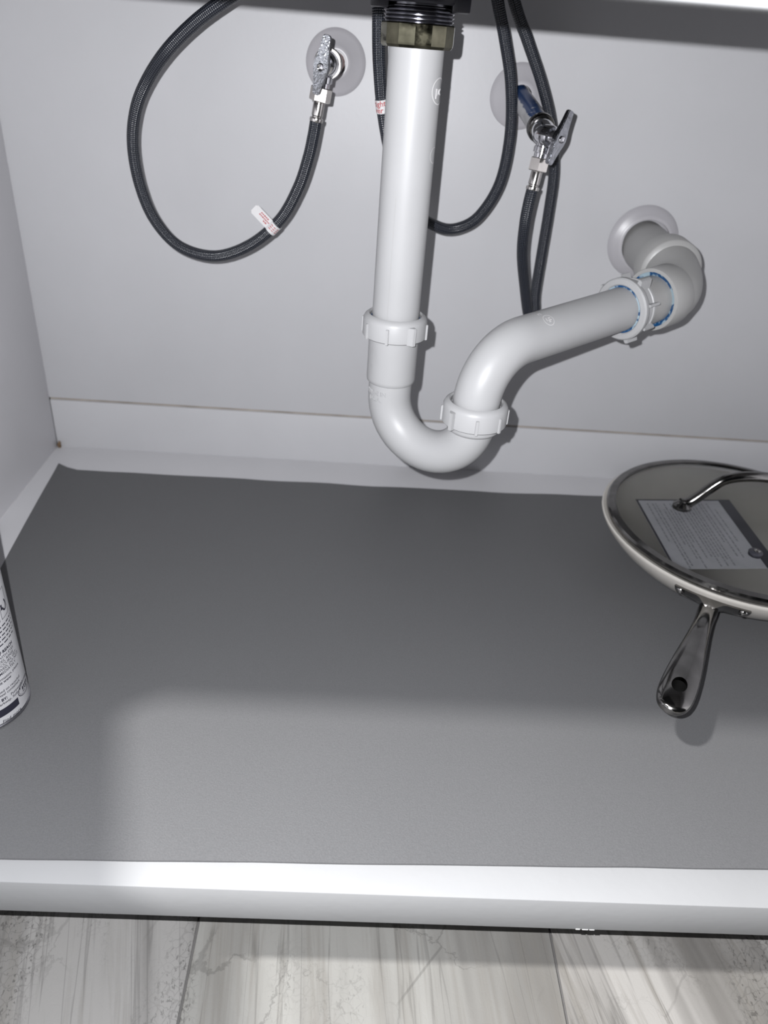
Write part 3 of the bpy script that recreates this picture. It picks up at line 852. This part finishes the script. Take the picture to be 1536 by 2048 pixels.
# white wrap label on the hose behind the tailpiece (only its red end letters show)
def nearest(path, z, lo, hi):
    k = min(range(lo, hi), key=lambda i: abs(path[i].z-z)); return k
k = nearest(p2, 0.399, 0, 40)
d2 = (p2[k-1]-p2[k+1]).normalized(); c2p = p2[k]
hint2 = (CAM-c2p).normalized()
lb = lathe('hose_label', c2p, d2, [(RH+0.0002, -0.0052), (RH+0.0004, -0.0052), (RH+0.0004, 0.0052), (RH+0.0002, 0.0052)], 'tag', h2, 32, 40, closed=True)
bm = bmesh.new()
add_wrapped(bm, text_flat('tight', 0.0062, align='CENTER', bold=0.00008), c2p, d2, RH+0.0004, -0.42, 0.0005, hint2, 0.0001)
add_wrapped(bm, text_flat('ver', 0.0062, align='CENTER', bold=0.00008), c2p, d2, RH+0.0004, -0.62, -0.0045, hint2, 0.0001)
finish('red_lettering', bm, 'red', lb, 0)
# flag tag on the left loop
k = min(range(len(p1)), key=lambda i: (p1[i]-Vector((-0.1130, -0.094, 0.2955))).length)
c1p = p1[k]; d1 = (p1[k+1]-p1[k-1]).normalized()
hint1 = (CAM-c1p).normalized()
wr = lathe('hose_tag', c1p, d1, [(RH+0.0002, -0.0048), (RH+0.0005, -0.0048), (RH+0.0005, 0.0048), (RH+0.0002, 0.0048)], 'tag', h1, 32, 40, closed=True)
out1 = Vector((-0.74, 0, 0.67)); out1 = (out1-d1*out1.dot(d1)).normalized(); nn1 = d1.cross(out1)
if nn1.dot(hint1) < 0: nn1 = -nn1
b0 = c1p+nn1*0.0030
R3 = Matrix(((d1.x, out1.x, nn1.x), (d1.y, out1.y, nn1.y), (d1.z, out1.z, nn1.z)))
bm = bmesh.new()
cc = b0+out1*0.0135
hh = Vector((0.0050, 0.0105, 0.00025))
r = bmesh.ops.create_cube(bm, size=2)
for v in r['verts']: v.co = cc+R3 @ Vector((v.co.x*hh.x, v.co.y*hh.y, v.co.z*hh.z))
vert_e = [e for e in bm.edges if abs((e.verts[0].co-e.verts[1].co).normalized().dot(nn1)) > 0.9]
bmesh.ops.bevel(bm, geom=vert_e, offset=0.0013, segments=3, affect='EDGES')
finish('tag_flag', bm, 'tag', wr, 0)
bm = bmesh.new()
ex = out1*-1
ey = nn1.cross(ex)
for row, (a, b_) in enumerate(((-0.0030, 0.0075), (-0.0035, 0.0085), (0.0030, 0.0085))):
    x = a
    while x < b_-0.001:
        wd = random.uniform(0.0010, 0.0022)
        add_flat(bm, rect_flat(x, 0.0026-row*0.0022-0.0006, min(x+wd, b_), 0.0026-row*0.0022+0.0006, 1), cc, ex, ey, 0.0004)
        x += wd+0.0005
for row in range(3):
    for th, w_ in ((-0.9, 0.5), (-0.25, 0.4), (0.3, 0.45)):
        add_wrapped(bm, rect_flat(-w_*RH/2, -0.0004, w_*RH/2, 0.0004, 3), c1p, d1, RH+0.0005, th, -0.0024+row*0.0020, hint1, 0.0001)
finish('red_lettering', bm, 'red', wr, 0)

# ---------------------------------------------------------------- frying pan
PC = Vector((0.3716, -0.1820, 0.0024))
pan = thing('frying_pan', 'greige enamel frying pan with steel handle on the grey liner', 'frying pan', PC)
ZR = 0.0500
lathe('pan_body', (PC.x, PC.y, 0), (0, 0, 1), [(0, 0.0024), (0.080, 0.0024), (0.0865, 0.0034), (0.0960, 0.0085), (0.1110, 0.0180), (0.1245, 0.0295), (0.1335, 0.0395), (0.1374, 0.0455), (0.1386, ZR-0.0020), (0.1392, ZR-0.0006), (0.1392, ZR+0.0006), (0.1378, ZR+0.0012), (0.1340, ZR-0.0002)], 'pan_out', pan, 96, 40)
lathe('pan_interior', (PC.x, PC.y, 0), (0, 0, 1), [(0.1340, ZR-0.0002), (0.1310, 0.0450), (0.1215, 0.0345), (0.1085, 0.0215), (0.0935, 0.0105), (0.0850, 0.0064), (0, 0.0058)], 'pan_in', pan, 96, 40)
hd = Vector((0.2100-PC.x, -0.4460-PC.y, 0)).normalized(); hs = Vector((-hd.y, hd.x, 0))
# bracket hugging the wall, two wings with rivets
bm = bmesh.new()
th0 = math.atan2(hd.y, hd.x)
def wallp(dth, zz, off):
    prof = [(0.0960, 0.0085), (0.1110, 0.018), (0.1245, 0.0295), (0.1335, 0.0395), (0.1374, 0.0455), (0.1386, 0.048)]
    for a, b_ in zip(prof, prof[1:]):
        if a[1] <= zz <= b_[1]:
            r_ = a[0]+(b_[0]-a[0])*(zz-a[1])/(b_[1]-a[1]); break
    t = th0+dth
    return Vector((PC.x+(r_+off)*math.cos(t), PC.y+(r_+off)*math.sin(t), zz))
NB = 20; rows = []
for i in range(NB+1):
    d = -0.245+0.49*i/NB
    k = abs(d)/0.245
    zt = 0.0440-0.0005*k; zb = 0.0240+0.009*k**1.5
    off = 0.0028+0.016*max(0, 1-k*3.0)**1.0
    rows.append([bm.verts.new(wallp(d, zt, 0.0)), bm.verts.new(wallp(d, zt, off)), bm.verts.new(wallp(d, (zt+zb)/2, off*1.05)), bm.verts.new(wallp(d, zb, off)), bm.verts.new(wallp(d, zb, 0.0))])
for A, B in zip(rows, rows[1:]):
    for j in range(4): bm.faces.new([A[j], A[j+1], B[j+1], B[j]])
bm.faces.new(rows[0]); bm.faces.new(rows[-1][::-1])
finish('handle_bracket', bm, 'dark_steel', pan, 50)
for d in (-0.205, 0.205):
    c = wallp(d, 0.0390, 0.0026)
    nrm = Vector((math.cos(th0+d), math.sin(th0+d), -0.05)).normalized()
    lathe('rivet', c, nrm, [(0, 0.0030), (0.0018, 0.0027), (0.0032, 0.0018), (0.0040, 0.0004), (0.0040, -0.002), (0, -0.002)], 'steel', pan, 24, 40)
# handle: lofted, with a hanging hole cut near its tip
secs = [(0.126, 0.0290, 0.0080, 0.0070), (0.140, 0.0330, 0.0085, 0.0085), (0.152, 0.0360, 0.0085, 0.0075), (0.166, 0.0415, 0.0080, 0.0068), (0.190, 0.0500, 0.0082, 0.0062), (0.215, 0.0565, 0.0092, 0.0058), (0.245, 0.0615, 0.0112, 0.0055), (0.270, 0.0640, 0.0128, 0.0052), (0.292, 0.0650, 0.0136, 0.0050), (0.308, 0.0650, 0.0132, 0.0048), (0.318, 0.0645, 0.0112, 0.0044), (0.3235, 0.0640, 0.0078, 0.0036), (0.3260, 0.0636, 0.0035, 0.0022)]
secs = [(a if a < 0.14 else 0.14+(a-0.14)*0.91, b_ if a < 0.14 else 0.0330+(b_-0.0330)*0.62, c, d) for a, b_, c, d in secs]
bm = bmesh.new(); rings = []
NS = 32
def secpts():
    out = []
    P4 = [Vector((s[0], s[1], 0)) for s in secs]; W4 = [Vector((s[2], s[3], 0)) for s in secs]
    a = catmull(P4, 4); b_ = catmull(W4, 4)
    return list(zip(a, b_))
for c, wd in secpts():
    ctr_ = Vector((PC.x, PC.y, 0))+hd*c.x+Vector((0, 0, c.y))
    rg_ = []
    for kk in range(NS):
        t = 2*PI*kk/NS
        cx = math.copysign(abs(math.cos(t))**0.85, math.cos(t)); cz = math.copysign(abs(math.sin(t))**0.8, math.sin(t))
        zz = cz*wd.y*(1.25 if cz > 0 else 0.9)
        rg_.append(bm.verts.new(ctr_+hs*(cx*wd.x)+Vector((0, 0, zz))))
    rings.append(rg_)
for A, B in zip(rings, rings[1:]):
    for kk in range(NS): bm.faces.new([A[kk], A[(kk+1) % NS], B[(kk+1) % NS], B[kk]])
bm.faces.new(rings[0][::-1]); bm.faces.new(rings[-1])
bmesh.ops.recalc_face_normals(bm, faces=bm.faces[:])
me_h = bpy.data.meshes.new('handle'); bm.to_mesh(me_h); bm.free()
oh = bpy.data.objects.new('handle_solid', me_h); COL.objects.link(oh)
bm = bmesh.new()
hc = Vector((PC.x, PC.y, 0))+hd*0.2840
segs = 28; lo_, hi_ = [], []
for kk in range(segs):
    t = 2*PI*kk/segs
    p = hc+hd*(math.cos(t)*0.0085)+hs*(math.sin(t)*0.0056)
    lo_.append(bm.verts.new((p.x, p.y, 0.0490))); hi_.append(bm.verts.new((p.x, p.y, 0.10)))
for kk in range(segs): bm.faces.new([lo_[kk], lo_[(kk+1) % segs], hi_[(kk+1) % segs], hi_[kk]])
bm.faces.new(lo_[::-1]); bm.faces.new(hi_)
bmesh.ops.recalc_face_normals(bm, faces=bm.faces[:])
me_c = bpy.data.meshes.new('cutter'); bm.to_mesh(me_c); bm.free()
oc = bpy.data.objects.new('hole_cutter', me_c); COL.objects.link(oc)
md = oh.modifiers.new('hole', 'BOOLEAN'); md.operation = 'DIFFERENCE'; md.object = oc; md.solver = 'EXACT'
dg = bpy.context.evaluated_depsgraph_get(); dg.update()
me_f = bpy.data.meshes.new_from_object(oh.evaluated_get(dg)); me_f.name = 'handle'
bpy.data.objects.remove(oh); bpy.data.objects.remove(oc)
hnd = link_mesh('handle', me_f, 'dark_steel', pan, 35)
bm = bmesh.new()
add_lathe(bm, hc+Vector((0, 0, 0.0486)), (0, 0, 1), [(0, 0.0006), (0.0052, 0.0006), (0.0055, 0.0070), (0.0057, 0.0070), (0.0057, 0.0), (0, 0.0)], 28)
for v in bm.verts:
    d_ = v.co-hc; al = d_.dot(hd)
    v.co += hd*(al*0.5)
finish('hole_shade_cup', bm, 'hole_shade', hnd, 40)  # black cup set in the shallow pocket, painted as a hollow's deep shade

# ---------------------------------------------------------------- glass lid on the pan
lid = thing('pan_lid', 'domed glass lid with steel rim and arched handle on the frying pan', 'lid', (PC.x, PC.y, ZR))
zt0 = ZR+0.0010
def dome(r): return zt0+0.0035+0.0225*(1-(r/0.131)**2)
rr_ = [0.131*i/16 for i in range(17)]
lathe('glass', (PC.x, PC.y, 0), (0, 0, 1), [(r, dome(r)) for r in rr_]+[(r, dome(r)-0.0025) for r in rr_[::-1]], 'glass', lid, 96, 60)
lathe('steel_rim', (PC.x, PC.y, 0), (0, 0, 1), [(0.1270, zt0+0.0010), (0.1340, zt0), (0.1352, zt0+0.0012), (0.1352, zt0+0.0040), (0.1335, zt0+0.0060), (0.1275, zt0+0.0068), (0.1262, zt0+0.0058), (0.1300, zt0+0.0040)], 'dark_steel', lid, 96, 30, closed=True)
hx_ = 0.066
def lz(dx): return dome(abs(dx))
hp = [(-hx_-0.003, 0, lz(hx_)+0.0030), (-hx_+0.004, 0, lz(hx_)+0.0035), (-hx_+0.012, 0, lz(hx_)+0.0100), (-hx_+0.026, 0, lz(hx_)+0.0260), (-hx_+0.036, 0, lz(hx_)+0.0335), (-0.012, 0, lz(hx_)+0.0375), (0.012, 0, lz(hx_)+0.0375), (hx_-0.036, 0, lz(hx_)+0.0335), (hx_-0.026, 0, lz(hx_)+0.0260), (hx_-0.012, 0, lz(hx_)+0.0100), (hx_-0.004, 0, lz(hx_)+0.0035), (hx_+0.003, 0, lz(hx_)+0.0030)]
pp = [p+Vector((PC.x, PC.y, 0)) for p in catmull(hp, 6)]
tube('lid_handle', pp, 0.0052, 'dark_steel', lid, 20)
for sx in (-1, 1):
    lathe('handle_foot', (PC.x+sx*hx_, PC.y, lz(hx_)-0.0022), (0, 0, 1), [(0, 0), (0.0095, 0), (0.0095, 0.0035), (0.0070, 0.0055), (0.0030, 0.0080), (0, 0.0085)], 'dark_steel', lid, 32, 40)
vx, vy = 0.3500, -0.2565
rv = math.hypot(vx-PC.x, vy-PC.y)
lathe('steam_vent', (vx, vy, dome(rv)-0.003), (0, 0, 1), [(0.0014, 0), (0.0062, 0), (0.0065, 0.0035), (0.0055, 0.0046), (0.0028, 0.0050), (0.0014, 0.0040)], 'black_nut', lid, 32, 40, closed=True)
lathe('vent_grommet', (vx+0.001, vy, dome(rv)+0.0005), (0, 0, 1), [(0, 0.0012), (0.0016, 0.0022), (0.0030, 0.0018), (0.0034, 0.0)], 'steel', lid, 24, 40)

# printed leaflet lying under the glass
leaf = bmesh.new()
LX0, LX1, LY0, LY1 = 0.2755, 0.3820, -0.2640, -0.1385
def leaf_pt(x, y):
    tl = 0.05
    return Vector((x, y+(x-LX0)*0.10, 0.0500))
def in_r(p):
    d = Vector((p.x-PC.x, p.y-PC.y, 0)); m_ = 0.1238
    if d.length > m_: d = d*(m_/d.length)
    return Vector((PC.x+d.x, PC.y+d.y, p.z+0.0*d.length))
def leaf_grid(bm, x0, x1, y0, y1, dz, nx=16, ny=18, thick=0.0003):
    g = [[in_r(leaf_pt(x0+(x1-x0)*i/nx, y0+(y1-y0)*j/ny))+Vector((0, 0, dz)) for i in range(nx+1)] for j in range(ny+1)]
    T_ = [[bm.verts.new(p+Vector((0, 0, thick))) for p in r_] for r_ in g]; B_ = [[bm.verts.new(p) for p in r_] for r_ in g]
    for j in range(ny):
        for i in range(nx):
            bm.faces.new([T_[j][i], T_[j][i+1], T_[j+1][i+1], T_[j+1][i]]); bm.faces.new([B_[j][i], B_[j+1][i], B_[j+1][i+1], B_[j][i+1]])
    for i in range(nx):
        bm.faces.new([T_[0][i], B_[0][i], B_[0][i+1], T_[0][i+1]]); bm.faces.new([T_[ny][i], T_[ny][i+1], B_[ny][i+1], B_[ny][i]])
    for j in range(ny):
        bm.faces.new([T_[j][0], T_[j+1][0], B_[j+1][0], B_[j][0]]); bm.faces.new([T_[j][nx], B_[j][nx], B_[j+1][nx], T_[j+1][nx]])
leaf_grid(leaf, LX0, LX1, LY0, LY1, 0.0)
lo_leaf = thing('leaflet', 'grey printed leaflet with dark edge strip under the glass lid', 'leaflet', (0.33, -0.20, 0.050))
finish('sheet', leaf, 'leaf_paper', lo_leaf, 50)
bm = bmesh.new(); leaf_grid(bm, LX1-0.0135, LX1, LY0, LY1, 0.00035, 3, 18, 0.0001)
finish('header_strip', bm, 'black_print', lo_leaf, 0)
bm = bmesh.new(); leaf_grid(bm, LX0, LX0+0.0022, LY0, LY1, 0.00035, 1, 18, 0.0001); leaf_grid(bm, LX0, LX1-0.0135, LY1-0.0022, LY1, 0.00035, 8, 1, 0.0001)
finish('border', bm, 'black_print', lo_leaf, 0)
bm = bmesh.new()
x = LX0+0.010; 
rl = random.Random(3)
while x < LX1-0.020:
    y = LY1-0.008-rl.choice((0, 0, 0.012))
    end = LY0+rl.choice((0.004, 0.02, 0.045))
    while y > end:
        wd = rl.uniform(0.002, 0.007)
        leaf_grid(bm, x, x+0.0016, y-wd, y, 0.00035, 1, 1, 0.00005)
        y -= wd+0.0012
    x += rl.choice((0.0035, 0.0035, 0.0055))
finish('print_lines', bm, 'grey_print', lo_leaf, 0)

# ---------------------------------------------------------------- spray can
CC = Vector((-0.2975, -0.4200, 0.0018)); CR = 0.0328
can = thing('spray_can', 'white aerosol can with black printed label standing on the liner at left', 'spray can', CC)
chint = Vector((CAM.x-CC.x, CAM.y-CC.y, 0)).normalized()
lathe('can_body', CC, (0, 0, 1), [(0, 0.0032), (CR-0.001, 0.0032), (CR, 0.0040), (CR, 0.178), (CR-0.0006, 0.1795), (0, 0.1795)], 'can_white', can, 96, 40)
lathe('bottom_rim', CC, (0, 0, 1), [(CR-0.004, 0.0), (CR-0.0006, 0.0), (CR+0.0004, 0.0010), (CR+0.0004, 0.0026), (CR-0.0006, 0.0034), (CR-0.004, 0.0034)], 'can_metal', can, 96, 40, closed=True)
lathe('top_dome', CC, (0, 0, 1), [(CR-0.001, 0.1790), (CR+0.0004, 0.1800), (CR+0.0002, 0.1825), (CR-0.004, 0.186), (0.022, 0.196), (0.0165, 0.199), (0, 0.199)], 'can_metal', can, 72, 40)
lathe('cap', CC, (0, 0, 1), [(0, 0.199), (0.0215, 0.197), (0.0225, 0.199), (0.0215, 0.234), (0.0195, 0.2365), (0, 0.2365)], 'can_white', can, 72, 40)
bm = bmesh.new()
add_wrapped(bm, rect_flat(math.radians(-200)*CR, 0.0100-0.0018, math.radians(43)*CR, 0.0168-0.0018, 60), CC, (0, 0, 1), CR, 0.0, 0.0018, chint, 0.0001)
finish('label_band', bm, 'black_print', can, 0)
bm = bmesh.new()
def cantext(body, th, z_, size, shear=0.0, bold=0.0, sp=1.0):
    add_wrapped(bm, text_flat(body, size, 0, shear, bold, spacing=sp), CC, (0, 0, 1), CR, math.radians(th), z_-CC.z, chint, 0.00012)
cantext('Find more', 15, 0.0058, 0.0036, 0.15, 0.00005, 1.1)
cantext('te Parkway, Suite 4', 8, 0.0220, 0.0032, 0, 0.00004)
cantext('ED BY:', 11, 0.0252, 0.0035, 0, 0.00014)
cantext('Purposeful', 34, 0.0252, 0.0033, 0, 0.00004)
cantext('from steel containers', 5, 0.0298, 0.0032, 0, 0.00004)
cantext('and based on recycled', 5, 0.0328, 0.0032, 0, 0.00004)
cantext('or visit www', 11, 0.0402, 0.0033, 0, 0.00008)
cantext('nt information, please', 10, 0.0432, 0.0032, 0, 0.00004)
cantext('IMMEDIATELY', 20, 0.0478, 0.0033, 0, 0.00002)
cantext('LOWED, DO NOT', 19, 0.0510, 0.0033, 0, 0.00002)
cantext('N OCCURS, GET', 19, 0.0542, 0.0033, 0, 0.00002)
cantext('H EYES, RINSE', 20, 0.0574, 0.0033, 0, 0.00002)
cantext('CT WITH EYES', 20, 0.0606, 0.0033, 0, 0.00002)
cantext('T OF REACH', 22, 0.0645, 0.0036, 0, 0.00016)
for i, (t0, t1) in enumerate(((24, 68), (26, 70), (28, 70), (30, 71), (33, 72))):
    zz = 0.0692+i*0.0034; t = t0
    while t < t1:
        wd = random.uniform(3, 8)
        add_wrapped(bm, rect_flat(0, 0, math.radians(min(wd, t1-t))*CR, 0.0010, 4), CC, (0, 0, 1), CR, math.radians(t), zz, chint, 0.00012)
        t += wd+2
for i in range(4):
    zz = 0.1180+i*0.0050; t = 40
    while t < 76:
        wd = random.uniform(4, 9)
        add_wrapped(bm, rect_flat(0, 0, math.radians(wd)*CR, 0.0010, 4), CC, (0, 0, 1), CR, math.radians(t), zz, chint, 0.00012)
        t += wd+2
# oval badge and pictogram boxes
add_wrapped(bm, ring_flat(0, 0, 0.0105, 0.0062, 0.0006, 40), CC, (0, 0, 1), CR, math.radians(63), 0.0185, chint, 0.00014)
add_wrapped(bm, ring_flat(0, 0, 0.0092, 0.0050, 0.0003, 40), CC, (0, 0, 1), CR, math.radians(63), 0.0185, chint, 0.00014)
for dx, dz, hw, hh in ((-4, 0.6, 0.8, 1.6), (-1.5, 0.5, 0.7, 1.9), (1.2, 0.4, 0.9, 1.7), (4, 0.4, 0.8, 1.5), (-3, -2.6, 1.6, 0.4), (1.6, -2.6, 1.8, 0.4)):
    add_wrapped(bm, rect_flat((dx-hw)/1000, (dz-hh)/1000, (dx+hw)/1000, (dz+hh)/1000, 2), CC, (0, 0, 1), CR, math.radians(63), 0.0185, chint, 0.00014)
for tc_ in (37, 59):
    for x0, y0, x1, y1 in ((-0.0052, -0.011, -0.0048, 0.011), (0.0048, -0.011, 0.0052, 0.011), (-0.0052, 0.0106, 0.0052, 0.011), (-0.0052, -0.011, 0.0052, -0.0106)):
        add_wrapped(bm, rect_flat(x0, y0, x1, y1, 4), CC, (0, 0, 1), CR, math.radians(tc_), 0.0985, chint, 0.00014)
    add_wrapped(bm, ring_flat(0.0008, -0.002, 0.0032, 0.0046, 0.0014, 24, 0, -PI*0.95, PI*0.35), CC, (0, 0, 1), CR, math.radians(tc_), 0.0985, chint, 0.00014)
    add_wrapped(bm, rect_flat(-0.0040, -0.004, -0.0022, 0.0005, 2), CC, (0, 0, 1), CR, math.radians(tc_), 0.0985, chint, 0.00014)
finish('label_print', bm, 'black_print', can, 0)
# plain white field of the badge, just under its print
bm = bmesh.new()
vv = [Vector((0, 0, 0))]; n_ = 40
for i in range(n_): vv.append(Vector((0.0105*math.cos(2*PI*i/n_), 0.0062*math.sin(2*PI*i/n_), 0)))
add_wrapped(bm, (vv, [(0, 1+i, 1+(i+1) % n_) for i in range(n_)]), CC, (0, 0, 1), CR, math.radians(63), 0.0185, chint, 0.00012)
finish('label_badge', bm, 'can_white', can, 0)
